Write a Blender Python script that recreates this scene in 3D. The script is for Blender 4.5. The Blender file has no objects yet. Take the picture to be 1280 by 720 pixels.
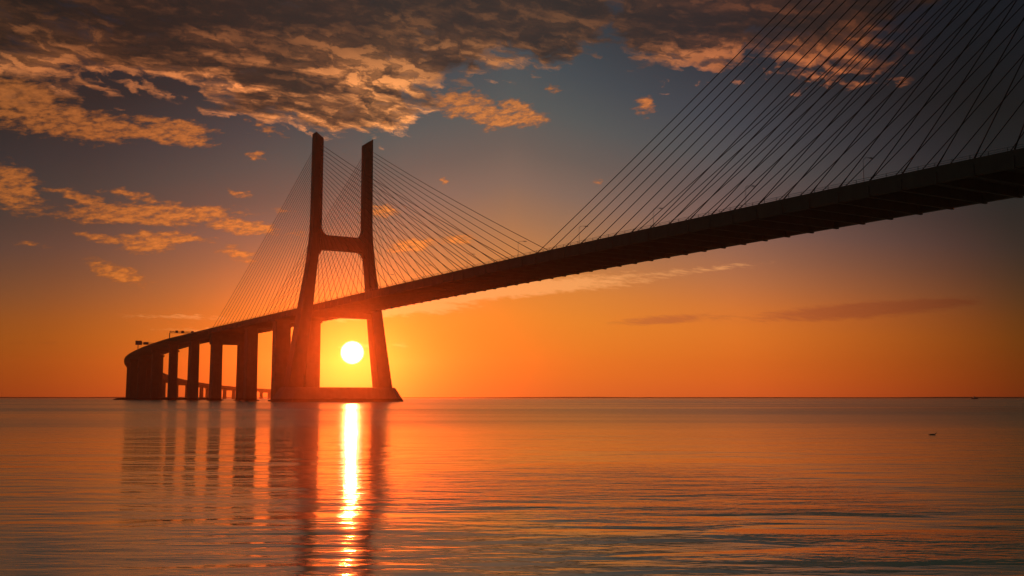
import bpy, bmesh, math, random
from mathutils import Vector, Matrix
random.seed(7)
R = math.radians
sc = bpy.context.scene
C = sc.collection

# ------------------------------------------------------------------ frame of reference
F = 1282.53                      # focal length in pixels of a 1280 wide picture
TH = 0.53995                     # heading of the bridge, left of north (+Y)
CZ = 2.2                         # eye height over the water
D0 = 209.386 * math.cos(TH)      # distance from the eye to the near edge of the bridge
T0 = 391.821 - 209.386 * math.sin(TH)
PH = math.atan(136.7 / F)
AX = Vector((-math.sin(TH), math.cos(TH), 0))
NR = Vector((math.cos(TH), math.sin(TH), 0))


def W(s, a, z):
    """s metres along the main span (0 = midspan, + towards the eye), a metres across, z up."""
    p = NR * (D0 + a) + AX * (T0 - s)
    return Vector((p.x, p.y, z))


def edge_z(s):
    """height of the parapet top of the cable-stayed part"""
    if s > -210:
        return 49.64 - 2.21e-5 * (s + 24.2) ** 2
    t = -210 - s
    return 48.88 - 0.0032 * t


# approach: straight to T=300 behind the far pylon, then bending away to the right
PATH = []
pos = NR * (D0 + 14) + AX * (T0 + 210)
hd = TH
T = 0.0
while T < 5200:
    PATH.append((T, pos.copy(), hd))
    k = 0 if T < 300 else min(1, (T - 300) / 200) / 1150
    if T > 1250:
        k = max(-1 / 1500, 1 / 1150 - (T - 1250) / 200 * (1 / 1150 + 1 / 1500))
    if T > 1650 and hd > R(8.2):
        k = 0
    hd -= k * 4
    pos = pos + Vector((-math.sin(hd), math.cos(hd), 0)) * 4
    T += 4


def lerp(t, pts):
    if t <= pts[0][0]:
        return pts[0][1]
    for (a, va), (b, vb) in zip(pts, pts[1:]):
        if t <= b:
            return va + (vb - va) * (t - a) / (b - a)
    return pts[-1][1]


VZ = [(0, 48.88), (200, 48.24), (330, 47.4), (400, 45.7), (480, 43.4), (600, 40.3), (750, 34), (900, 27.4), (1100, 20.5),
      (1300, 16), (1500, 14.5), (4000, 14)]


def path_at(t):
    i = min(int(t / 4), len(PATH) - 2)
    a, b = PATH[i], PATH[i + 1]
    u = (t - a[0]) / 4
    return a[1].lerp(b[1], u), a[2] + (b[2] - a[2]) * u


def WV(t, a, z):
    """point on the approach: t metres behind the far pylon, a across (0..28), z up"""
    p, h = path_at(t)
    q = p + Vector((math.cos(h), math.sin(h), 0)) * (a - 14)
    return Vector((q.x, q.y, z))


# ------------------------------------------------------------------ materials
def new_mat(name):
    m = bpy.data.materials.new(name)
    m.use_nodes = True
    return m, m.node_tree.nodes, m.node_tree.links, m.node_tree.nodes['Principled BSDF']


def mat_concrete(name, base, rough=0.85, streak=0.35):
    m, n, l, b = new_mat(name)
    tc = n.new('ShaderNodeNewGeometry')
    mp = n.new('ShaderNodeMapping')
    mp.inputs['Scale'].default_value = (0.5, 0.5, 0.06)
    l.new(tc.outputs['Position'], mp.inputs['Vector'])
    ns = n.new('ShaderNodeTexNoise')
    ns.inputs['Scale'].default_value = 1.0
    ns.inputs['Detail'].default_value = 8
    l.new(mp.outputs['Vector'], ns.inputs['Vector'])
    n2 = n.new('ShaderNodeTexNoise')
    n2.inputs['Scale'].default_value = 0.35
    n2.inputs['Detail'].default_value = 10
    l.new(tc.outputs['Position'], n2.inputs['Vector'])
    mx = n.new('ShaderNodeMath'); mx.operation = 'MULTIPLY'
    l.new(ns.outputs['Fac'], mx.inputs[0]); l.new(n2.outputs['Fac'], mx.inputs[1])
    cr = n.new('ShaderNodeValToRGB')
    cr.color_ramp.elements[0].position = 0.12
    cr.color_ramp.elements[0].color = tuple(c * (1 - streak) for c in base) + (1,)
    cr.color_ramp.elements[1].position = 0.42
    cr.color_ramp.elements[1].color = tuple(base) + (1,)
    l.new(mx.outputs[0], cr.inputs['Fac'])
    # tide mark: wet, weed-darkened concrete just over the waterline
    sz = n.new('ShaderNodeSeparateXYZ'); l.new(tc.outputs['Position'], sz.inputs[0])
    td = n.new('ShaderNodeMath'); td.operation = 'MULTIPLY_ADD'; l.new(n2.outputs['Fac'], td.inputs[0]); td.inputs[1].default_value = -1.6; l.new(sz.outputs['Z'], td.inputs[2])
    tr = n.new('ShaderNodeMapRange'); tr.inputs[1].default_value = .5; tr.inputs[2].default_value = .9; tr.inputs[3].default_value = .25; tr.inputs[4].default_value = 1
    l.new(td.outputs[0], tr.inputs[0])
    tm = n.new('ShaderNodeVectorMath'); tm.operation = 'SCALE'; l.new(cr.outputs['Color'], tm.inputs[0]); l.new(tr.outputs[0], tm.inputs['Scale'])
    l.new(tm.outputs[0], b.inputs['Base Color'])
    b.inputs['Roughness'].default_value = rough
    bp = n.new('ShaderNodeBump'); bp.inputs['Strength'].default_value = 0.3; bp.inputs['Distance'].default_value = 0.05
    l.new(n2.outputs['Fac'], bp.inputs['Height']); l.new(bp.outputs['Normal'], b.inputs['Normal'])
    return m


def mat_plain(name, base, rough=0.5, metal=0.0):
    m, n, l, b = new_mat(name)
    tc = n.new('ShaderNodeTexCoord')
    ns = n.new('ShaderNodeTexNoise'); ns.inputs['Scale'].default_value = 6; ns.inputs['Detail'].default_value = 5
    l.new(tc.outputs['Object'], ns.inputs['Vector'])
    cr = n.new('ShaderNodeValToRGB')
    cr.color_ramp.elements[0].color = tuple(c * 0.7 for c in base) + (1,)
    cr.color_ramp.elements[1].color = tuple(base) + (1,)
    l.new(ns.outputs['Fac'], cr.inputs['Fac']); l.new(cr.outputs['Color'], b.inputs['Base Color'])
    b.inputs['Roughness'].default_value = rough
    b.inputs['Metallic'].default_value = metal
    return m


M_CONC = mat_concrete('weathered_concrete', (0.11, 0.102, 0.09), streak=.25)
M_PIER = mat_concrete('pier_concrete', (0.15, 0.14, 0.125), streak=0.3)
M_ASPH = mat_plain('asphalt', (0.055, 0.055, 0.055), 0.9)
M_STAY = mat_plain('stay_sheath', (0.045, 0.045, 0.045), 0.85)
M_STEEL = mat_plain('galvanised_steel', (0.22, 0.23, 0.24), 0.5, 0.6)
M_SIGN = mat_plain('sign_blue', (0.03, 0.07, 0.2), 0.5)
M_ROCK = mat_concrete('jetty_stone', (0.12, 0.11, 0.10), streak=0.6)
M_LAND = mat_plain('far_land', (0.05, 0.06, 0.04), 0.95)
M_FEATHER = mat_plain('dark_feathers', (0.035, 0.03, 0.028), 0.7)
M_BEAK = mat_plain('beak_horn', (0.25, 0.16, 0.05), 0.5)
M_HULL = mat_plain('boat_hull_paint', (0.10, 0.12, 0.16), 0.5)
M_CABIN = mat_plain('boat_cabin_paint', (0.5, 0.5, 0.48), 0.5)


# ------------------------------------------------------------------ object helpers
def link(name, bm, mat, parent=None, smooth=False):
    bmesh.ops.recalc_face_normals(bm, faces=bm.faces)
    me = bpy.data.meshes.new(name)
    bm.to_mesh(me); bm.free()
    me.materials.append(mat)
    if smooth:
        for p in me.polygons:
            p.use_smooth = True
    o = bpy.data.objects.new(name, me)
    C.objects.link(o)
    if parent:
        o.parent = parent
        o.matrix_parent_inverse = Matrix.Identity(4)
        base = parent
        off = Vector((0, 0, 0))
        while base:
            off += base.location
            base = base.parent
        me.transform(Matrix.Translation(-off))
    return o


def thing(name, label, cat, loc=(0, 0, 0), group=None):
    o = bpy.data.objects.new(name, None)
    C.objects.link(o)
    o.location = loc
    o.empty_display_size = 0.5
    tag(o, label, cat, group)
    return o


def tag(o, label, cat, group=None):
    o['label'] = label; o['category'] = cat
    if group:
        o['group'] = group


def loops(bm, rings, cap=True):
    vs = [[bm.verts.new(p) for p in r] for r in rings]
    n = len(rings[0])
    for a, b in zip(vs, vs[1:]):
        for i in range(n):
            bm.faces.new((a[i], a[(i + 1) % n], b[(i + 1) % n], b[i]))
    if cap:
        bm.faces.new(vs[0]); bm.faces.new(list(reversed(vs[-1])))


def tube(bm, p, q, r, n=6, r2=None):
    d = (q - p).normalized()
    u = d.cross(Vector((0, 0, 1)))
    if u.length < 1e-3:
        u = Vector((1, 0, 0))
    u.normalize(); v = d.cross(u)
    r2 = r if r2 is None else r2
    rings = []
    for c, rr in ((p, r), (q, r2)):
        rings.append([c + u * rr * math.cos(2 * math.pi * i / n) + v * rr * math.sin(2 * math.pi * i / n) for i in range(n)])
    loops(bm, rings)


def wbox(bm, f, s0, s1, a0, a1, z0, z1):
    ring = lambda z: [f(s0, a0, z), f(s1, a0, z), f(s1, a1, z), f(s0, a1, z)]
    loops(bm, [ring(z0), ring(z1)])


def sweep(bm, f, stations, prof, zf):
    loops(bm, [[f(s, a, zf(s) + dz) for a, dz in prof] for s in stations])


def frange(a, b, st):
    n = max(1, round(abs(b - a) / st))
    return [a + (b - a) * i / n for i in range(n + 1)]


# ------------------------------------------------------------------ cable-stayed bridge
SP = 8.474
bridge = thing('cable_stayed_bridge', 'long concrete cable-stayed bridge with H shaped pylon and fanned stay cables over the water',
               'bridge', W(0, 14, 0))
END_FAR = -210 - 203
NEARP = 193.5                    # station of the near pylon (outside the picture)
END_NEAR = NEARP + 203
st = frange(END_FAR, END_NEAR, SP)
bm = bmesh.new()
prof = [(-.3, -.95), (28.3, -.95), (28.3, -3.35), (26.9, -3.35), (26.6, -1.4), (1.4, -1.4), (1.1, -3.35), (-.3, -3.35)]
sweep(bm, W, st, prof, edge_z)
NS = 23
LEFT = [-16.5 - k * SP for k in range(NS)]
RIGHT = [k * SP for k in range(NS)]
anch = sorted(LEFT + RIGHT + [-8.25, -210.0, NEARP] + [-217.1 - k * SP for k in range(NS)] + [NEARP + 7.1 + k * SP for k in range(NS)])
for s in anch:
    z = edge_z(s)
    wbox(bm, W, s - .35, s + .35, -.55, 28.55, z - 3.62, z - 1.2)      # floor beam whose ends show under the edge
deck = link('deck', bm, M_CONC, bridge)
bm = bmesh.new()
sweep(bm, W, st, [(.35, -.946), (27.65, -.946), (27.65, -.86), (.35, -.86)], edge_z)
link('road_surface', bm, M_ASPH, bridge)
for a0, a1 in ((-.28, .1), (27.9, 28.28)):
    bm = bmesh.new()
    sweep(bm, W, st, [(a0, -.945), (a1, -.945), (a1, -.02), (a0, -.02)], edge_z)
    link('parapet', bm, M_CONC, bridge)
for a0 in (.32, 27.68):
    bm = bmesh.new()
    for dz in (.42, .85):
        pts = [W(s, a0, edge_z(s) + dz) for s in frange(END_FAR, END_NEAR, 12)]
        for p, q in zip(pts, pts[1:]):
            tube(bm, p, q, .05, 5)
    for s in frange(END_FAR, END_NEAR, 4):
        z = edge_z(s)
        wbox(bm, W, s - .05, s + .05, a0 - .05, a0 + .05, z - .9, z + .87)
    link('railing', bm, M_STEEL, bridge)

# pylons
LEV = [(5, 28.2, 20.6, 9.1), (7.2, 27.9, 20.3, 9.0), (27, 24.7, 17.9, 8.2), (47, 21.7, 15.7, 7.4), (65, 18.7, 14.0, 6.5),
       (72, 17.75, 13.2, 6.2), (79, 17.0, 12.4, 5.9), (85, 16.5, 11.75, 5.7), (92, 16.2, 11.5, 5.6), (110, 16.05, 11.45, 5.5), (131, 15.95, 11.4, 5.4)]


def make_pylon(s0):
    py = thing('pylon', '', '')
    del py['label']; del py['category']
    py.parent = bridge
    py.location = W(s0, 14, 0) - bridge.location
    f = lambda u, d, z: W(s0 + u, 14 + d, z)
    for sg in (-1, 1):
        bm = bmesh.new()
        rings = []
        ch = .35
        for z, do, di, L in LEV:
            h = L / 2
            rings.append([f(u, sg * d, z) for u, d in ((-h, di + ch), (-h + ch, di), (h - ch, di), (h, di + ch), (h, do - ch), (h - ch, do), (-h + ch, do), (-h, do - ch))])
        # slanted head, highest at the outer side
        L = 5.4; h = L / 2
        hz = lambda d: 134.2 + (min(d, 14.9) - 11.4) / 3.5 * 3.6 - max(0, d - 14.9) * .8
        rings.append([f(u, sg * d, hz(d)) for u, d in ((-h, 11.4 + ch), (-h + ch, 11.4), (h - ch, 11.4), (h, 11.4 + ch), (h, 15.9 - ch), (h - ch, 15.9), (-h + ch, 15.9), (-h, 15.9 - ch))])
        loops(bm, rings, cap=False)
        # cap: ridge at d=14.9
        bm.verts.ensure_lookup_table()
        top = bm.verts[-8:]
        bm.faces.new(top)
        bm.faces.new(list(reversed(bm.verts[:8])))
        link('leg', bm, M_CONC, py)
    # upper crossbeam with haunched corners
    bm = bmesh.new()
    up, lo = [], []
    for i in range(25):
        d = -12.6 + 25.2 * i / 24
        e = abs(d)
        t = 84.4
        if e > 8.0:
            u = (e - 8.0) / 3.55
            t += 4.2 * (1 - math.sqrt(max(0, 1 - min(u, .985) ** 2)))
        up.append((d, t))
    for i in range(25):
        d = -13.6 + 27.2 * i / 24
        e = abs(d)
        t = 77.2 - .25 * (e / 12) ** 2
        if e > 9.6:
            u = (e - 9.6) / 3.0
            t -= 3.6 * (1 - math.sqrt(max(0, 1 - min(u, .98) ** 2)))
        lo.append((d, t))
    poly = up + list(reversed(lo))
    for k in range(24):
        a, b, c, d = up[k], up[k + 1], lo[k + 1], lo[k]
        vs = []
        for h in (-2.5, 2.5):
            vs.append([bm.verts.new(f(h, p[0], p[1])) for p in (a, b, c, d)])
        A, B = vs
        bm.faces.new(A); bm.faces.new(list(reversed(B)))
        bm.faces.new((A[0], A[1], B[1], B[0])); bm.faces.new((A[2], A[3], B[3], B[2]))
        if k == 0:
            bm.faces.new((A[3], A[0], B[0], B[3]))
        if k == 23:
            bm.faces.new((A[1], A[2], B[2], B[1]))
    bmesh.ops.remove_doubles(bm, verts=bm.verts, dist=.001)
    link('crossbeam', bm, M_CONC, py)
    bm = bmesh.new()
    wbox(bm, lambda s, a, z: W(s, a, z), s0 - 2.4, s0 + 2.4, 14 - 20.5, 14 + 20.5, 42.6, 45.15)
    for d in (-14, 14):
        wbox(bm, W, s0 - 1.2, s0 + 1.2, 14 + d * .8 - 1, 14 + d * .8 + 1, 45.15, edge_z(s0) - 3.36)
    link('deck_support_beam', bm, M_CONC, py)
    bm = bmesh.new()
    def ring(z, dx, ly, c):
        return [f(u, d, z) for u, d in ((-ly, -dx + c), (-ly + c, -dx), (ly - c, -dx), (ly, -dx + c), (ly, dx - c), (ly - c, dx), (-ly + c, dx), (-ly, dx - c))]
    loops(bm, [ring(-4, 33.6, 11.6, 5), ring(.4, 33.2, 11.3, 5), ring(6.0, 29.6, 9.6, 4), ring(7.0, 29.0, 9.2, 4), ring(7.2, 28.8, 9.0, 4)])
    link('plinth', bm, M_PIER, py)
    return py


for s0 in (-210, NEARP):
    make_pylon(s0)

# stay cables: 24 each way, two planes, both pylons
stays = []
for s0, near in ((-210, 0), (NEARP, 1)):
    for a, pa in ((.1, .25), (27.9, 27.75)):
        for sd in (-1, 1):
            for i in range(NS):
                # i = 0 is the shortest
                main = (sd == 1) == (s0 < 0)
                if main:
                    s = (LEFT if s0 < 0 else RIGHT)[NS - 1 - i]
                else:
                    s = s0 + sd * (7.1 + i * SP)
                zt = 88.5 + 43 * i / (NS - 1)
                p = W(s, a, edge_z(s) - .25)
                q = W(s0 + sd * 2.4, pa, zt)
                fr = 0
                if near:
                    rank = 0 if sd == -1 else 9      # side span of the near pylon is out of view
                else:
                    rank = 1 if sd == 1 else 2 + i * .01
                stays.append((rank, i, p, q, near, sd))


def cable(bm, p, q, r, n):
    L = (q - p).length
    sag = 1.7 * (L / 215) ** 2
    k = 8 if L > 60 else 3
    pts = []
    for i in range(k + 1):
        u = i / k
        c = p.lerp(q, u); c.z -= 4 * sag * u * (1 - u)
        pts.append(c)
    d = (q - p).normalized()
    a = d.cross(Vector((0, 0, 1))).normalized(); b = d.cross(a)
    loops(bm, [[c + a * r * math.cos(2 * math.pi * i / n) + b * r * math.sin(2 * math.pi * i / n) for i in range(n)] for c in pts])
    return pts


vis = sorted([x for x in stays if x[0] < 9], key=lambda x: x[0])
first, rest = vis[:99], vis[99:]
for x in first:
    bm = bmesh.new()
    pts = cable(bm, x[2], x[3], .115, 6)
    d = (pts[1] - pts[0]).normalized()
    tube(bm, x[2] - d * .3, x[2] + d * 3.0, .18, 8, .14)       # damper sleeve at the deck
    link('stay_cable', bm, M_STAY, bridge, smooth=True)
bm = bmesh.new()
for x in rest + [y for y in stays if y[0] == 9]:
    cable(bm, x[2], x[3], .11, 5)
o = link('stay_cable', bm, M_STAY, bridge)
o['kind'] = 'stuff'


# side span piers (three behind the far pylon)
def make_pier(f, t, parent, cols, zt, zsoff, w=6.0, L=5.0, cap=None, base=True):
    """cap beam mesh with one child per column"""
    bm = bmesh.new()
    a0, a1 = cols[0] - w / 2 - .8, cols[-1] + w / 2 + .8
    cz = zt if cap is None else cap
    wbox(bm, f, t - L / 2 - .25, t + L / 2 + .25, a0, a1, cz, zsoff)
    pr = link('pier', bm, M_PIER, parent)
    for c in cols:
        bm = bmesh.new()
        def rg(z, hw, hl, ch):
            return [f(t + u, c + d, z) for u, d in ((-hl, -hw + ch), (-hl + ch, -hw), (hl - ch, -hw), (hl, -hw + ch), (hl, hw - ch), (hl - ch, hw), (-hl + ch, hw), (-hl, hw - ch))]
        loops(bm, [rg(-4, w / 2 + .2, L / 2 + .2, .5), rg(cz + .3, w / 2, L / 2, .5)])
        link('column', bm, M_PIER, pr)
        if base:
            bm = bmesh.new()
            loops(bm, [rg(-4.2, w / 2 + 1.6, L / 2 + 1.8, 1.4), rg(.5, w / 2 + 1.6, L / 2 + 1.8, 1.4), rg(.7, w / 2 + 1.4, L / 2 + 1.6, 1.4)])
            link('pile_cap', bm, M_PIER, pr)
    return pr


for sgn in (1, -1):
    for T_, cap, cols, cw in ((63, None, (4.4, 21.8), 8.6), (122, None, (5.0, 22.8), 6.6), (200, 37.6, (5.0, 22.8), 6.4)):
        s = (-210 - T_) if sgn > 0 else NEARP + T_
        z = edge_z(s) if sgn > 0 else edge_z(s)
        make_pier(W, s, bridge, cols, z - 4.6, z - 3.37, w=cw, L=6.5, cap=cap)

# ------------------------------------------------------------------ approach viaduct
via = thing('approach_viaduct', 'curving concrete viaduct on paired columns, sinking away behind the bridge on the left',
            'viaduct', WV(600, 14, 0))
vz = lambda t: lerp(t, VZ)
ts = frange(203.5, 3200, 12)
bm = bmesh.new()
pv = [(-.3, -.95), (28.3, -.95), (28.3, -1.5), (24.5, -2.0), (22.5, -4.1), (16.5, -4.1), (15.0, -2.0), (13, -2.0), (11.5, -4.1), (5.5, -4.1), (3.5, -2.0), (-.3, -1.5)]
sweep(bm, WV, ts, pv, vz)
link('deck', bm, M_CONC, via)
bm = bmesh.new()
sweep(bm, WV, ts, [(.35, -.946), (27.65, -.946), (27.65, -.86), (.35, -.86)], vz)
link('road_surface', bm, M_ASPH, via)
for a0, a1 in ((-.28, .1), (27.9, 28.28)):
    bm = bmesh.new()
    sweep(bm, WV, ts, [(a0, -.945), (a1, -.945), (a1, -.02), (a0, -.02)], vz)
    link('parapet', bm, M_CONC, via)
tp = [262, 328, 394] + [394 + 66 * k for k in range(1, 73)]
for i, t in enumerate(tp):
    if t > 3190:
        break
    z = vz(t)
    sm = 1 if t < 800 else .8
    make_pier(WV, t, via, (5.6, 20.4), z - 5.6, z - 4.11, w=6.0 * sm, L=4.4 * sm, base=t < 900)

# ------------------------------------------------------------------ sign gantries over the approach
def gantry(t, h, label, panels, posts=(0.9, 27.1)):
    g = thing('sign_gantry', label, 'sign gantry', WV(t, posts[0], vz(t) - .86), 'sign gantries on the approach viaduct')
    z = vz(t)
    for a in posts:
        bm = bmesh.new()
        wbox(bm, WV, t - .3, t + .3, a - .3, a + .3, z - .85, z + h)
        link('post', bm, M_STEEL, g)
    bm = bmesh.new()
    for dz in (h - .2, h + .9):
        for dt in (-.4, .4):
            tube(bm, WV(t + dt, posts[0] - .2, z + dz), WV(t + dt, posts[1] + .2, z + dz), .14, 5)
    for k in range(20):
        a = posts[0] + (posts[1] - posts[0]) * k / 20
        b = posts[0] + (posts[1] - posts[0]) * (k + 1) / 20
        for dt in (-.4, .4):
            tube(bm, WV(t + dt, a, z + (h - .2 if k % 2 else h + .9)), WV(t + dt, b, z + (h + .9 if k % 2 else h - .2)), .08, 4)
    link('beam', bm, M_STEEL, g)
    for a0, a1, z0, z1 in panels:
        bm = bmesh.new()
        wbox(bm, WV, t - .75, t - .55, a0, a1, z + z0, z + z1)
        link('sign_panel', bm, M_SIGN, g)
    return g


gantry(322, 4.6, 'thin metal gantry with small signals spanning the road on the approach viaduct, nearer the pylon',
       [(5, 7, 4.3, 6.3), (9.5, 11.5, 4.3, 6.3), (17, 19, 4.3, 6.3), (22, 24, 4.3, 6.3)])
gantry(455, 5.4, 'metal gantry with two large sign panels, near the bend of the viaduct',
       [(-1.5, 4.0, 4.2, 8.0), (5.2, 9.6, 4.6, 7.0)])

# ------------------------------------------------------------------ street lamps along the deck
def make_lamp(side):
    L = thing('street_lamp', 'x', 'street lamp', (0, 0, 0))
    bm = bmesh.new()
    tube(bm, Vector((0, 0, 0)), Vector((0, 0, 6.2)), .07, 8, .045)
    link('pole', bm, M_STEEL, L, True)
    bm = bmesh.new()
    pts = [Vector((side * x, 0, z)) for x, z in ((0, 6.1), (.5, 6.5), (1.4, 6.7), (2.4, 6.75))]
    for p, q in zip(pts, pts[1:]):
        tube(bm, p, q, .055, 6)
    link('arm', bm, M_STEEL, L, True)
    bm = bmesh.new()
    for x0, x1, w, z0, z1 in ((2.2, 3.3, .22, 6.62, 6.82),):
        loops(bm, [[Vector((side * x, y, z)) for x, y in ((x0, -w), (x1, -w * .7), (x1, w * .7), (x0, w))] for z in (z0, z1)])
    link('lamp_head', bm, M_STEEL, L)
    return L


def copy_tree(o, parent=None):
    c = o.copy(); C.objects.link(c); c.parent = parent
    for ch in list(o.children):
        copy_tree(ch, c)
    return c


for side, a0, step, start, lab, grp in (
        (-1, 27.2, 19.8, 143.0, 'slender lamp post with short arm along the far edge of the bridge deck', 'street lamps on the far edge of the deck'),
        (1, .8, 36.6, 133.7, 'slender lamp post with short arm along the near edge of the bridge deck', 'street lamps on the near edge of the deck')):
    proto = None
    s = start
    while s > -200:
        if proto is None:
            proto = make_lamp(side)
            proto['label'] = lab; proto['group'] = grp
            o = proto
        else:
            o = copy_tree(proto)
        o.location = W(s, a0, edge_z(s) - .86)
        o.rotation_euler = (0, 0, TH)
        s -= step

# ------------------------------------------------------------------ the low jetty behind the piers
def px2world(px, py=None, dist=None, z=None):
    """direction of a picture point turned into a place on the water or at a distance"""
    u = (360 - py) / F; x = (px - 640) / F
    r = Vector((x, math.cos(PH) - u * math.sin(PH), math.sin(PH) + u * math.cos(PH)))
    k = dist / r.y if dist else (z - CZ) / r.z
    return Vector((r.x * k, r.y * k, CZ + r.z * k))


bm = bmesh.new()
a = px2world(143, 497, dist=900); b = px2world(277, 497, dist=900)
n = 60
rings = []
for i in range(n + 1):
    p = a.lerp(b, i / n)
    e = min(1, i / 3, (n - i) / 3)
    h = (1.9 + random.uniform(-.2, .25)) * (.35 + .65 * e)
    w = 5 + random.uniform(-.4, .4)
    rings.append([Vector((p.x, p.y - w, -2)), Vector((p.x, p.y - w * .45, h)), Vector((p.x, p.y + w * .45, h + .1)), Vector((p.x, p.y + w, -2))])
loops(bm, rings)
o = link('stone_jetty', bm, M_ROCK)
tag(o, 'low dark stone jetty at the waterline behind the columns on the left', 'jetty')

# ------------------------------------------------------------------ swimming bird and a distant boat
def ellipsoid(bm, c, r, seg=16, rings=10, rot=None):
    m = Matrix.Translation(c)
    if rot:
        m = m @ rot
    m = m @ Matrix.Diagonal((r[0], r[1], r[2], 1))
    bmesh.ops.create_uvsphere(bm, u_segments=seg, v_segments=rings, radius=1, matrix=m)


bp = px2world(1166, 543.6, z=0)
bird = thing('waterbird', 'small dark bird swimming alone low on the open water at the right', 'bird', bp)
# body: one tapered hull with raised tail, neck and head in one skin
rings = []
for x, z, ry, rz in ((-.33, .085, .01, .008), (-.27, .08, .04, .022), (-.18, .05, .085, .055), (-.06, .035, .105, .075), (.06, .04, .10, .078),
                     (.14, .06, .07, .066), (.185, .10, .042, .05), (.20, .15, .03, .035), (.215, .195, .028, .03), (.235, .225, .036, .036), (.27, .228, .03, .028), (.295, .22, .014, .012)):
    tilt = 0
    ring = []
    for i in range(12):
        th = 2 * math.pi * i / 12
        if .16 < x < .23 and z > .09:
            ring.append(bp + Vector((x + rz * math.cos(th), ry * math.sin(th), z + .3 * rz * math.cos(th))))
        else:
            ring.append(bp + Vector((x, ry * math.sin(th), z + rz * math.cos(th))))
    rings.append([bp + Vector(((q.x - bp.x) * .85, (q.y - bp.y) * .85, (q.z - bp.z) * (.5 if q.z - bp.z > 0 else 1))) for q in ring])
bm = bmesh.new(); loops(bm, rings)
link('body', bm, M_FEATHER, bird, True)
bm = bmesh.new(); tube(bm, bp + Vector((  .245, 0, .112)), bp + Vector((.30, 0, .107)), .009, 6, .003)
link('beak', bm, M_BEAK, bird)

bl = px2world(1218, 496.2, dist=1300); bl.z = 0
boat = thing('fishing_boat', 'tiny dark boat far off on the horizon at the right', 'boat', bl)
bm = bmesh.new()
rg = []
for x, w, z0, z1 in ((-4.2, 1.1, .1, 1.2), (-2, 1.4, -.2, 1.1), (1, 1.4, -.2, 1.3), (3.4, .8, 0, 1.7), (4.6, .08, .9, 2.0)):
    rg.append([bl + Vector((x, -w, z1)), bl + Vector((x, -w * .6, z0 - .2)), bl + Vector((x, w * .6, z0 - .2)), bl + Vector((x, w, z1))])
loops(bm, rg)
link('hull', bm, M_HULL, boat)
bm = bmesh.new()
loops(bm, [[bl + Vector((x, y, 1.1)) for x, y in ((-1.6, -1), (.8, -1), (.8, 1), (-1.6, 1))], [bl + Vector((x, y, 3.3)) for x, y in ((-1.5, -.9), (.4, -.9), (.4, .9), (-1.5, .9))]])
link('cabin', bm, M_CABIN, boat)
bm = bmesh.new(); tube(bm, bl + Vector((-.6, 0, 3.3)), bl + Vector((-.6, 0, 5.6)), .07, 6)
link('mast', bm, M_STEEL, boat)

# ------------------------------------------------------------------ far shore
bm = bmesh.new()
rg = []
for i in range(181):
    az = R(-42 + 84 * i / 180)
    d = 3600
    h = 2.9 + .9 * math.sin(i * .21) * math.sin(i * .073 + 1) + random.uniform(-.3, .3)
    if i < 50:
        h += .8
    e = Vector((math.sin(az), math.cos(az), 0))
    rg.append([e * (d - 40) + Vector((0, 0, -1)), e * d + Vector((0, 0, max(2.5, h))), e * (d + 250) + Vector((0, 0, max(2.5, h))), e * (d + 300) + Vector((0, 0, -1))])
loops(bm, rg)
o = link('far_shore', bm, M_LAND)
o['kind'] = 'structure'

# ------------------------------------------------------------------ water
WATER_BUMP = 1.0
bm = bmesh.new()
rs = [0, 4, 12, 30, 80, 200, 500, 1200, 2800, 3950]
pr = None
cv = bm.verts.new((0, 0, 0))
for r in rs[1:]:
    cur = [bm.verts.new((r * math.cos(2 * math.pi * i / 96), r * math.sin(2 * math.pi * i / 96), 0)) for i in range(96)]
    for i in range(96):
        j = (i + 1) % 96
        if pr is None:
            bm.faces.new((cv, cur[i], cur[j]))
        else:
            bm.faces.new((pr[i], cur[i], cur[j], pr[j]))
    pr = cur
m, n, l, b = new_mat('estuary_water')
g = n.new('ShaderNodeNewGeometry')


def noise(scale, detail, rough, loc=(0, 0, 0), dist=0, rot=0):
    mp = n.new('ShaderNodeMapping')
    mp.inputs['Scale'].default_value = scale
    mp.inputs['Location'].default_value = loc
    mp.inputs['Rotation'].default_value = (0, 0, R(rot))
    l.new(g.outputs['Position'], mp.inputs['Vector'])
    t = n.new('ShaderNodeTexNoise')
    t.inputs['Scale'].default_value = 1
    t.inputs['Detail'].default_value = detail
    t.inputs['Roughness'].default_value = rough
    t.inputs['Distortion'].default_value = dist
    l.new(mp.outputs['Vector'], t.inputs['Vector'])
    return t.outputs['Fac']


def mth(op, a, b_=None, c=None, clamp=False, nn=None, ll=None):
    N_, L_ = nn or n, ll or l
    x = N_.new('ShaderNodeMath'); x.operation = op; x.use_clamp = clamp
    for i, v in enumerate((a, b_, c)):
        if v is None:
            continue
        if isinstance(v, (int, float)):
            x.inputs[i].default_value = v
        else:
            L_.new(v, x.inputs[i])
    return x.outputs[0]


swell = noise((.10, .22, 0), 2, .5, rot=6)
mid = noise((.55, 1.5, 0), 3, .5, (3, 7, 0), .3, rot=-5)
fine = noise((2.2, 5.0, 0), 3, .55, (9, 2, 0), .4, rot=8)
patch = noise((.05, .16, 0), 3, .5, (31, 4.6, 0), 0, rot=10)
sep = n.new('ShaderNodeSeparateXYZ'); l.new(g.outputs['Position'], sep.inputs[0])
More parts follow.
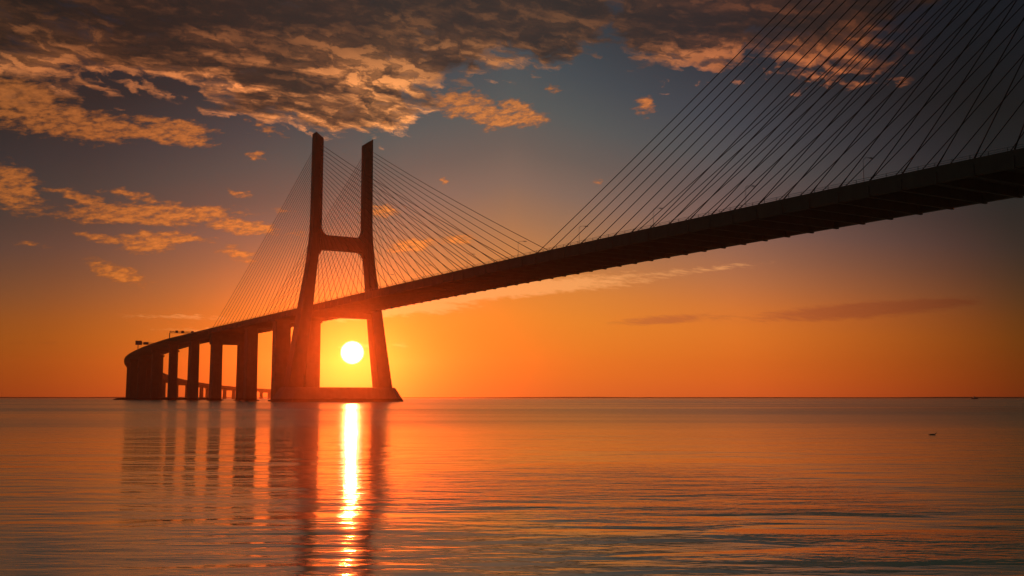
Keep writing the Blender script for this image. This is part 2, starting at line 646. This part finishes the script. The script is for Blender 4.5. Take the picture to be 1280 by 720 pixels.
# a breeze ruffles the water close in on the right
near = mth('MULTIPLY_ADD', sep.outputs['Y'], -.05, 1.8, clamp=True)
right = mth('MULTIPLY', mth('MULTIPLY_ADD', sep.outputs['X'], .10, .55, clamp=True), mth('MULTIPLY_ADD', sep.outputs['X'], -.17, 1.6, clamp=True))
pf = mth('MULTIPLY_ADD', patch, 9.0, -4.0, clamp=True)
ruf = mth('MULTIPLY', mth('MULTIPLY', near, right), pf)
lng = noise((.22, .62, 0), 2, .5, (13, 5, 0), .2, rot=-12)
h1 = mth('MULTIPLY_ADD', swell, .09, mth('MULTIPLY', lng, .035))
h2 = mth('MULTIPLY', mid, mth('MULTIPLY_ADD', ruf, .28, .026))
h3 = mth('MULTIPLY', fine, mth('MULTIPLY_ADD', ruf, .085, .0045))
hh = mth('ADD', mth('ADD', h1, h2), h3)
bu = n.new('ShaderNodeBump'); bu.inputs['Strength'].default_value = 1.0; bu.inputs['Distance'].default_value = 1.0
l.new(hh, bu.inputs['Height'])
l.new(bu.outputs['Normal'], b.inputs['Normal'])
b.inputs['Base Color'].default_value = (.33, .37, .25, 1)
dist = n.new('ShaderNodeVectorMath'); dist.operation = 'LENGTH'; l.new(g.outputs['Position'], dist.inputs[0])
rd = n.new('ShaderNodeMapRange'); rd.interpolation_type = 'SMOOTHSTEP'
rd.inputs[1].default_value = 16; rd.inputs[2].default_value = 130; rd.inputs[3].default_value = .07; rd.inputs[4].default_value = .215
l.new(dist.outputs['Value'], rd.inputs[0])
streak = noise((.004, .02, 0), 3, .6, (2, 5, 0))
l.new(mth('MULTIPLY', rd.outputs[0], mth('MULTIPLY_ADD', streak, 1.6, .2)), b.inputs['Roughness'])
b.inputs['IOR'].default_value = 1.6
b.inputs['Specular IOR Level'].default_value = .95
wo = link('water', bm, m)
wo['kind'] = 'structure'

# ------------------------------------------------------------------ haze
HAZE = True
bm = bmesh.new()
bmesh.ops.create_cube(bm, size=1, matrix=Matrix.Translation((0, 0, 72)) @ Matrix.Diagonal((8400, 8400, 150, 1)))
m, n, l, b = new_mat('sea_haze')
n.remove(b)
pvn = n.new('ShaderNodeVolumePrincipled')
pvn.inputs['Color'].default_value = (1.0, .72, .5, 1)
pvn.inputs['Density'].default_value = 1.25e-4
pvn.inputs['Anisotropy'].default_value = .94
l.new(pvn.outputs[0], n['Material Output'].inputs['Volume'])
if HAZE:
    hz = link('haze', bm, m)
    hz['kind'] = 'stuff'

# ------------------------------------------------------------------ sky
SUN_AZ = math.degrees(math.atan((440.5 - 640) / F))
SUN_EL = 2.45
w = bpy.data.worlds.new('World'); sc.world = w; w.use_nodes = True
n = w.node_tree.nodes; l = w.node_tree.links
bg = n['Background']
tc = n.new('ShaderNodeTexCoord')
nm = n.new('ShaderNodeVectorMath'); nm.operation = 'NORMALIZE'
l.new(tc.outputs['Generated'], nm.inputs[0])
sp = n.new('ShaderNodeSeparateXYZ'); l.new(nm.outputs[0], sp.inputs[0])
mt = lambda *a, **k: mth(*a, nn=n, ll=l, **k)
el = mt('MULTIPLY', mt('ARCSINE', sp.outputs['Z']), 57.2958)
az = mt('MULTIPLY', mt('ARCTAN2', sp.outputs['X'], sp.outputs['Y']), 57.2958)
cmb = n.new('ShaderNodeCombineXYZ'); l.new(az, cmb.inputs[0]); l.new(el, cmb.inputs[1])
AE = cmb.outputs[0]


def s2l(c):
    c /= 255
    return c / 12.92 if c <= .04045 else ((c + .055) / 1.055) ** 2.4


def ramp(fac, stops, lo, hi, interp='LINEAR', scale=1.0):
    r = n.new('ShaderNodeMapRange')
    r.inputs[1].default_value = lo; r.inputs[2].default_value = hi
    l.new(fac, r.inputs[0])
    c = n.new('ShaderNodeValToRGB'); c.color_ramp.interpolation = interp
    el_ = c.color_ramp.elements
    while len(el_) < len(stops):
        el_.new(.5)
    for e, (p, col) in zip(el_, stops):
        e.position = (p - lo) / (hi - lo)
        e.color = tuple(s2l(x) * scale for x in col) + (1,) if len(col) == 3 else col
    l.new(r.outputs[0], c.inputs[0])
    return c.outputs[0]


def vmix(fac, a, b_, blend='MIX'):
    x = n.new('ShaderNodeMix'); x.data_type = 'RGBA'; x.blend_type = blend
    x.clamp_result = False
    for i, v in ((0, fac), (6, a), (7, b_)):
        if isinstance(v, (int, float)):
            x.inputs[i].default_value = v
        elif isinstance(v, tuple):
            x.inputs[i].default_value = v
        else:
            l.new(v, x.inputs[i])
    return x.outputs[2]


aab = mt('ABSOLUTE', az)
el_e = mt('MULTIPLY', el, mt('MULTIPLY_ADD', mt('MINIMUM', aab, 60), .022, .93))
az_e = mt('MULTIPLY', az, mt('MULTIPLY_ADD', mt('MAXIMUM', el, 0), .008, 1.0))
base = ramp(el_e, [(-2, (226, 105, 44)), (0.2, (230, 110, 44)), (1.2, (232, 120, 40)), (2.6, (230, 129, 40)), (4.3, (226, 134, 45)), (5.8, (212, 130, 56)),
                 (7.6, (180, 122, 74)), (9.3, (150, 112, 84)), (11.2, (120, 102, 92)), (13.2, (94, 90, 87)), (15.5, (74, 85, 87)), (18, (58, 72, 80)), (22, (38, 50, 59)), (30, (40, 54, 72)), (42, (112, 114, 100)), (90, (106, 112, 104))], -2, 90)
fall = ramp(az_e, [(-180, (.05, .05, .07, 1)), (-60, (.12, .12, .14, 1)), (-34, (.28, .28, .30, 1)), (-25, (.46, .38, .40, 1)), (-17, (.78, .67, .68, 1)), (-7, (1.0, 1.0, 1.0, 1)), (4, (1, 1, 1, 1)), (13, (1.04, .84, .9, 1)),
                 (19, (.70, .53, .56, 1)), (25, (.34, .26, .29, 1)), (28, (.15, .16, .18, 1)), (60, (.08, .08, .1, 1)), (180, (.05, .05, .07, 1))], -180, 180)
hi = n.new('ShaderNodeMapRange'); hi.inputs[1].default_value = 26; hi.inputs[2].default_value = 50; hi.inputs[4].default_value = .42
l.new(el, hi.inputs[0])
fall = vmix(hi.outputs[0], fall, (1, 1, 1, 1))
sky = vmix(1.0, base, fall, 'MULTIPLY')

# clouds: noise on a flat cloud deck seen in perspective, gathered where the banks lie
zc = mt('MAXIMUM', sp.outputs['Z'], .05)
pvx = mt('DIVIDE', sp.outputs['X'], zc); pvy = mt('DIVIDE', sp.outputs['Y'], zc)
cp = n.new('ShaderNodeCombineXYZ'); l.new(pvx, cp.inputs[0]); l.new(pvy, cp.inputs[1])


def wnoise(vec, scale, detail, rough, loc=(0, 0, 0), rot=0, sc3=(1, 1, 1), dist=0.0):
    mr = n.new('ShaderNodeMapping')
    mr.inputs['Rotation'].default_value = (0, 0, R(rot))
    l.new(vec, mr.inputs['Vector'])
    mp = n.new('ShaderNodeMapping')
    mp.inputs['Location'].default_value = loc
    mp.inputs['Scale'].default_value = sc3
    l.new(mr.outputs[0], mp.inputs['Vector'])
    t = n.new('ShaderNodeTexNoise')
    t.inputs['Scale'].default_value = scale; t.inputs['Detail'].default_value = detail
    t.inputs['Roughness'].default_value = rough; t.inputs['Distortion'].default_value = dist
    l.new(mp.outputs[0], t.inputs['Vector'])
    return t.outputs['Fac'], t.outputs['Color']


def azel(px, py):
    u = (360 - py) / F; x = (px - 640) / F
    r = Vector((x, math.cos(PH) - u * math.sin(PH), math.sin(PH) + u * math.cos(PH))).normalized()
    return math.degrees(math.atan2(r.x, r.y)), math.degrees(math.asin(r.z))


def blobs(lst, vec):
    acc = None
    for px, py, rx, ry, rot, amp in lst:
        a_, e_ = azel(px, py)
        mp = n.new('ShaderNodeMapping'); mp.vector_type = 'TEXTURE'
        mp.inputs['Location'].default_value = (a_, e_, 0)
        mp.inputs['Rotation'].default_value = (0, 0, R(-rot))
        mp.inputs['Scale'].default_value = (rx * .0447, ry * .0447, 1)
        l.new(vec, mp.inputs['Vector'])
        gr = n.new('ShaderNodeTexGradient'); gr.gradient_type = 'SPHERICAL'
        l.new(mp.outputs[0], gr.inputs[0])
        if acc is None:
            acc = mt('MULTIPLY', gr.outputs['Fac'], amp)
        else:
            acc = mt('MULTIPLY_ADD', gr.outputs['Fac'], amp, acc)
    return acc


# (centre x, centre y, radius x, radius y, tilt clockwise, weight)
BIG = [(60, -20, 330, 170, 0, 1.5), (330, 20, 330, 150, 12, 1.6), (380, 100, 200, 75, 12, .9), (600, 20, 250, 95, -6, 1.5), (440, 135, 90, 36, 8, .7),
       (850, 20, 130, 110, 10, 1.5), (1030, 20, 190, 110, 8, 1.3), (20, 118, 90, 45, -5, .6), (220, -60, 500, 140, 0, 1.2), (900, -60, 500, 110, 0, 1.3), (700, 60, 90, 50, 0, .5)]
SMALL = [(18, 128, 80, 42, -6, 1.7), (122, 160, 75, 26, -4, 1.6), (228, 156, 62, 11, 6, 1.4), (222, 173, 62, 13, 4, 1.6), (580, 130, 55, 26, 5, 1.7), (618, 150, 30, 20, 0, 1.4), (658, 148, 42, 15, 0, 1.6),
         (645, 130, 24, 10, 10, 1.5), (806, 132, 24, 20, -40, 1.2), (12, 232, 50, 36, 10, 1.7), (190, 268, 150, 19, -3, 1.8), (180, 304, 48, 17, 0, 1.8), (98, 245, 34, 8, 10, 1.6),
         (312, 286, 52, 11, 0, 1.7), (147, 341, 52, 14, 18, 1.7), (116, 296, 26, 9, 8, 1.4), (322, 195, 18, 8, 0, 1.5), (160, 242, 45, 9, 3, 1.2), (300, 242, 28, 7, 0, 1.1),
         (228, 297, 50, 10, 0, 1.4), (298, 318, 42, 14, 15, 1.2), (478, 264, 34, 14, -5, 1.5), (515, 307, 44, 14, -8, 1.6), (575, 300, 32, 10, 0, 1.4), (555, 225, 11, 7, 0, 1.0),
         (40, 306, 34, 8, 0, 1.0), (375, 292, 16, 6, 0, 1.1), (745, 228, 14, 8, 0, .9), (480, 152, 12, 8, 0, 1.0), (355, 262, 20, 5, 0, .9), (438, 310, 30, 9, 0, 1.1),
         (692, 112, 22, 9, 5, 1.0), (330, 160, 40, 12, 20, 1.0)]
WISP = [(560, 372, 190, 15, -6, 1.6), (700, 356, 200, 16, -4, 1.6), (450, 396, 70, 9, -8, 1.4), (230, 397, 130, 6, 0, .9), (520, 388, 110, 10, -3, 1.4), (250, 412, 140, 4, 0, .8), (446, 433, 45, 5, 0, 1.6), (500, 432, 22, 4, 3, 1.4), (900, 335, 90, 8, -4, .9)]
DARK = [(1075, 388, 190, 15, -3, 1.9), (830, 400, 105, 10, -3, 1.5), (40, 428, 130, 7, 0, .7), (1170, 380, 60, 6, -2, .7)]

f1, c1 = wnoise(cp.outputs[0], .55, 2, .5, (4, 1, 0))
warp = n.new('ShaderNodeVectorMath'); warp.operation = 'MULTIPLY_ADD'
l.new(c1, warp.inputs[0]); warp.inputs[1].default_value = (.9, .9, 0); l.new(cp.outputs[0], warp.inputs[2])
P1 = warp.outputs[0]
off = n.new('ShaderNodeVectorMath'); off.operation = 'ADD'; l.new(P1, off.inputs[0]); off.inputs[1].default_value = (-.02, .11, 0)
P2 = off.outputs[0]
kw = dict(rot=-30, sc3=(.85, 1.15, 1))
nA, _ = wnoise(P1, 2.1, 10, .64, **kw)
nB, _ = wnoise(P2, 2.1, 10, .64, **kw)
# angular noise breaks up the edges of the gathered banks
ae1, aec = wnoise(AE, .45, 5, .6, (3, 3, 0), 0, (1, 1.8, 1))
aew = n.new('ShaderNodeVectorMath'); aew.operation = 'MULTIPLY_ADD'
sub = n.new('ShaderNodeVectorMath'); sub.operation = 'SUBTRACT'; l.new(aec, sub.inputs[0]); sub.inputs[1].default_value = (.5, .5, .5)
l.new(sub.outputs[0], aew.inputs[0]); aew.inputs[1].default_value = (2.6, 1.1, 0); l.new(AE, aew.inputs[2])
AEW = aew.outputs[0]
aew2 = n.new('ShaderNodeVectorMath'); aew2.operation = 'MULTIPLY_ADD'
ae2, aec2 = wnoise(AE, 1.3, 5, .6, (7, 1, 0), 0, (1, 2.2, 1))
sub2 = n.new('ShaderNodeVectorMath'); sub2.operation = 'SUBTRACT'; l.new(aec2, sub2.inputs[0]); sub2.inputs[1].default_value = (.5, .5, .5)
l.new(sub2.outputs[0], aew2.inputs[0]); aew2.inputs[1].default_value = (1.6, .5, 0); l.new(AE, aew2.inputs[2])
AEW2 = aew2.outputs[0]

big = mt('MINIMUM', blobs(BIG, AEW), 1.15)
HOLE = [(235, 105, 75, 26, 5, .6), (150, 95, 50, 18, 0, .3), (60, 95, 60, 16, -5, .3), (330, 60, 60, 14, 15, .2), (480, 75, 70, 14, -10, .25), (640, 60, 40, 14, 20, .3), (765, 30, 26, 60, 0, .6), (560, 95, 90, 20, -8, .35), (130, 45, 90, 40, 0, .25), (940, 65, 40, 40, 0, .5)]
big = mt('SUBTRACT', big, blobs(HOLE, AEW))
aA, _ = wnoise(AEW, .7, 7, .58, (6, 6, 0), 8, (1, 2.3, 1))
ofs = n.new('ShaderNodeVectorMath'); ofs.operation = 'ADD'; l.new(AEW, ofs.inputs[0]); ofs.inputs[1].default_value = (.05, -.36, 0)
aB, _ = wnoise(ofs.outputs[0], .7, 7, .58, (6, 6, 0), 8, (1, 2.3, 1))
nA = mt('MULTIPLY_ADD', aA, .6, mt('MULTIPLY', nA, .4))
nB = mt('MULTIPLY_ADD', aB, .6, mt('MULTIPLY', nB, .4))
dens = mt('MULTIPLY_ADD', nA, 5.0, mt('MULTIPLY_ADD', big, 1.8, -3.4))
densB = mt('MULTIPLY_ADD', nB, 5.0, mt('MULTIPLY_ADD', big, 1.8, -3.4))
d1 = mt('MULTIPLY', dens, 1.3, clamp=True)
fib, _ = wnoise(P1, 2.6, 8, .68, (8, 3, 0), -35, (.7, 1.4, 1))
lit = mt('MULTIPLY_ADD', mt('SUBTRACT', dens, densB), 1.5, .2, clamp=True)
fibl = mt('MULTIPLY_ADD', fib, 4.0, -1.55, clamp=True)
thin = mt('SUBTRACT', 1.25, mt('MULTIPLY', dens, .62), clamp=True)
lit = mt('ADD', mt('MULTIPLY', lit, .75), mt('MULTIPLY', thin, .6), clamp=True)
lit = mt('MULTIPLY', lit, mt('MULTIPLY_ADD', fibl, .9, .25))
lit = mt('MULTIPLY_ADD', lit, 1.55, -.12, clamp=True)
hgt = ramp(el, [(8, (1, 1, 1, 1)), (14.5, (.95, .95, .95, 1)), (16.5, (.85, .85, .85, 1)), (18, (.36, .36, .36, 1)), (19.8, (.08, .08, .08, 1)), (24, (.03, .03, .03, 1)), (60, (.02, .02, .02, 1))], 8, 60)
big_n, _ = wnoise(AE, .22, 3, .55, (5, 5, 0), 10, (1, 2.0, 1))
lit = mt('MULTIPLY', mt('POWER', lit, 1.5), mt('MULTIPLY_ADD', big_n, 3.2, -.68, clamp=True))
litf = mt('MULTIPLY', lit, hgt)
ccol = vmix(litf, (.020, .0185, .0195, 1), (1.75, .62, .17, 1))
ccol = vmix(1.0, ccol, fall, 'MULTIPLY')
sky = vmix(mt('MULTIPLY', d1, .96), sky, ccol)

fd, _ = wnoise(AE, 1.5, 6, .62, (1, 9, 0), -8, (1, 2.6, 1))
small = blobs([(a_, b_, c_ * 1.1, d_ * 1.1, e_, f_ * 1.06) for a_, b_, c_, d_, e_, f_ in SMALL], AEW2)
ds = mt('MULTIPLY_ADD', fd, 3.4, mt('MULTIPLY_ADD', mt('MINIMUM', small, 1.1), 1.5, -2.55))
dsr = mt('MULTIPLY', ds, .8, clamp=True)
ds = mt('MULTIPLY', ds, 1.15, clamp=True)
scol = ramp(el, [(4, (250, 155, 66)), (8, (236, 144, 68)), (12, (226, 136, 66)), (16, (205, 126, 66)), (20, (120, 80, 50))], 4, 22)
shade = vmix(mt('SMOOTHSTEP', dsr, 0.0, 1.0) if False else dsr, (.42, .40, .46, 1), (1.12, 1.05, .95, 1))
fd2, _ = wnoise(AE, 4.5, 5, .6, (2, 3, 0), -6, (1, 2.2, 1))
shade = vmix(1.0, shade, vmix(fd2, (.55, .55, .6, 1), (1.4, 1.38, 1.3, 1)), 'MULTIPLY')
scol = vmix(1.0, scol, shade, 'MULTIPLY')
fall2 = vmix(1.0, scol, fall, 'MULTIPLY')
fall2 = vmix(.25, fall2, scol)
sky = vmix(mt('MULTIPLY', ds, .9), sky, fall2)

fw, _ = wnoise(AE, 1.7, 6, .6, (5, 2, 0), 6, (.7, 4.5, 1))
wi = mt('MULTIPLY_ADD', fw, 2.4, mt('MULTIPLY_ADD', blobs(WISP, AEW2), 1.1, -1.75))
wi = mt('MULTIPLY', wi, 1.2, clamp=True)
sky = vmix(mt('MULTIPLY', wi, .6), sky, (1.05, .45, .15, 1))
dk = mt('MULTIPLY_ADD', fw, 2.2, mt('MULTIPLY_ADD', blobs(DARK, AE), 1.3, -1.75))
dk = mt('MULTIPLY', dk, 1.2, clamp=True)
dcol = vmix(1.0, (.40, .11, .04, 1), fall, 'MULTIPLY')
sky = vmix(mt('MULTIPLY', dk, .62), sky, dcol)

# the sun itself and its aureole
sd = Vector((math.sin(R(SUN_AZ)) * math.cos(R(SUN_EL)), math.cos(R(SUN_AZ)) * math.cos(R(SUN_EL)), math.sin(R(SUN_EL))))
dt = n.new('ShaderNodeVectorMath'); dt.operation = 'DOT_PRODUCT'
l.new(nm.outputs[0], dt.inputs[0]); dt.inputs[1].default_value = sd
gam = mt('MULTIPLY', mt('ARCCOSINE', mt('MINIMUM', dt.outputs['Value'], 1.0)), 57.2958)
gl1 = mt('EXPONENT', mt('MULTIPLY', gam, -1 / 3.2))
gl2 = mt('EXPONENT', mt('MULTIPLY', gam, -1 / .45))
disc = mt('MULTIPLY_ADD', gam, -1 / .36, .66 / .36, clamp=True)


def addc(a, fac, col):
    m_ = n.new('ShaderNodeVectorMath'); m_.operation = 'SCALE'; m_.inputs[0].default_value = col[:3]; l.new(fac, m_.inputs['Scale'])
    s_ = n.new('ShaderNodeVectorMath'); s_.operation = 'ADD'; l.new(a, s_.inputs[0]); l.new(m_.outputs[0], s_.inputs[1])
    return s_.outputs[0]


sky = addc(sky, gl1, (.0, .06, .0))
sky = addc(sky, gl2, (.4, .25, .05))
sky = addc(sky, disc, (15, 12, 7.5))
nt = n.new('ShaderNodeTexSky'); nt.sky_type = 'NISHITA'; nt.sun_disc = False
nt.sun_elevation = R(SUN_EL); nt.sun_rotation = R(SUN_AZ)
nt.air_density = 1.5; nt.dust_density = 2.0
ns_ = n.new('ShaderNodeVectorMath'); ns_.operation = 'SCALE'; l.new(nt.outputs[0], ns_.inputs[0]); ns_.inputs['Scale'].default_value = .004
ad = n.new('ShaderNodeVectorMath'); ad.operation = 'ADD'; l.new(sky, ad.inputs[0]); l.new(ns_.outputs[0], ad.inputs[1])
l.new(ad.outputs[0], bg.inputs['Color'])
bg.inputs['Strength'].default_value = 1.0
w.cycles.sampling_method = 'MANUAL'
w.cycles.sample_map_resolution = 2048

# ------------------------------------------------------------------ sun lamp
sl = bpy.data.lights.new('sun', 'SUN'); sl.energy = .66; sl.angle = R(.5); sl.color = (1, .11, .016)
so = bpy.data.objects.new('sun', sl); C.objects.link(so)
so.rotation_euler = sd.to_track_quat('Z', 'Y').to_euler()
so.location = (0, 0, 300)

# ------------------------------------------------------------------ camera
cam = bpy.data.cameras.new('camera')
cam.sensor_width = 36; cam.lens = 36 * F / 1280
cam.clip_start = .1; cam.clip_end = 40000
co = bpy.data.objects.new('camera', cam); C.objects.link(co)
co.location = (0, 0, CZ)
co.rotation_euler = (math.pi / 2 + PH, 0, 0)
sc.camera = co

sc.render.engine = 'CYCLES'
sc.cycles.use_denoising = True
sc.cycles.max_bounces = 6
sc.cycles.volume_bounces = 0
sc.cycles.sample_clamp_indirect = 8
sc.cycles.sample_clamp_direct = 0
sc.cycles.blur_glossy = .3
vs = sc.view_settings
vs.view_transform = 'Standard'; vs.look = 'None'; vs.exposure = 0; vs.gamma = 1; vs.use_curve_mapping = False
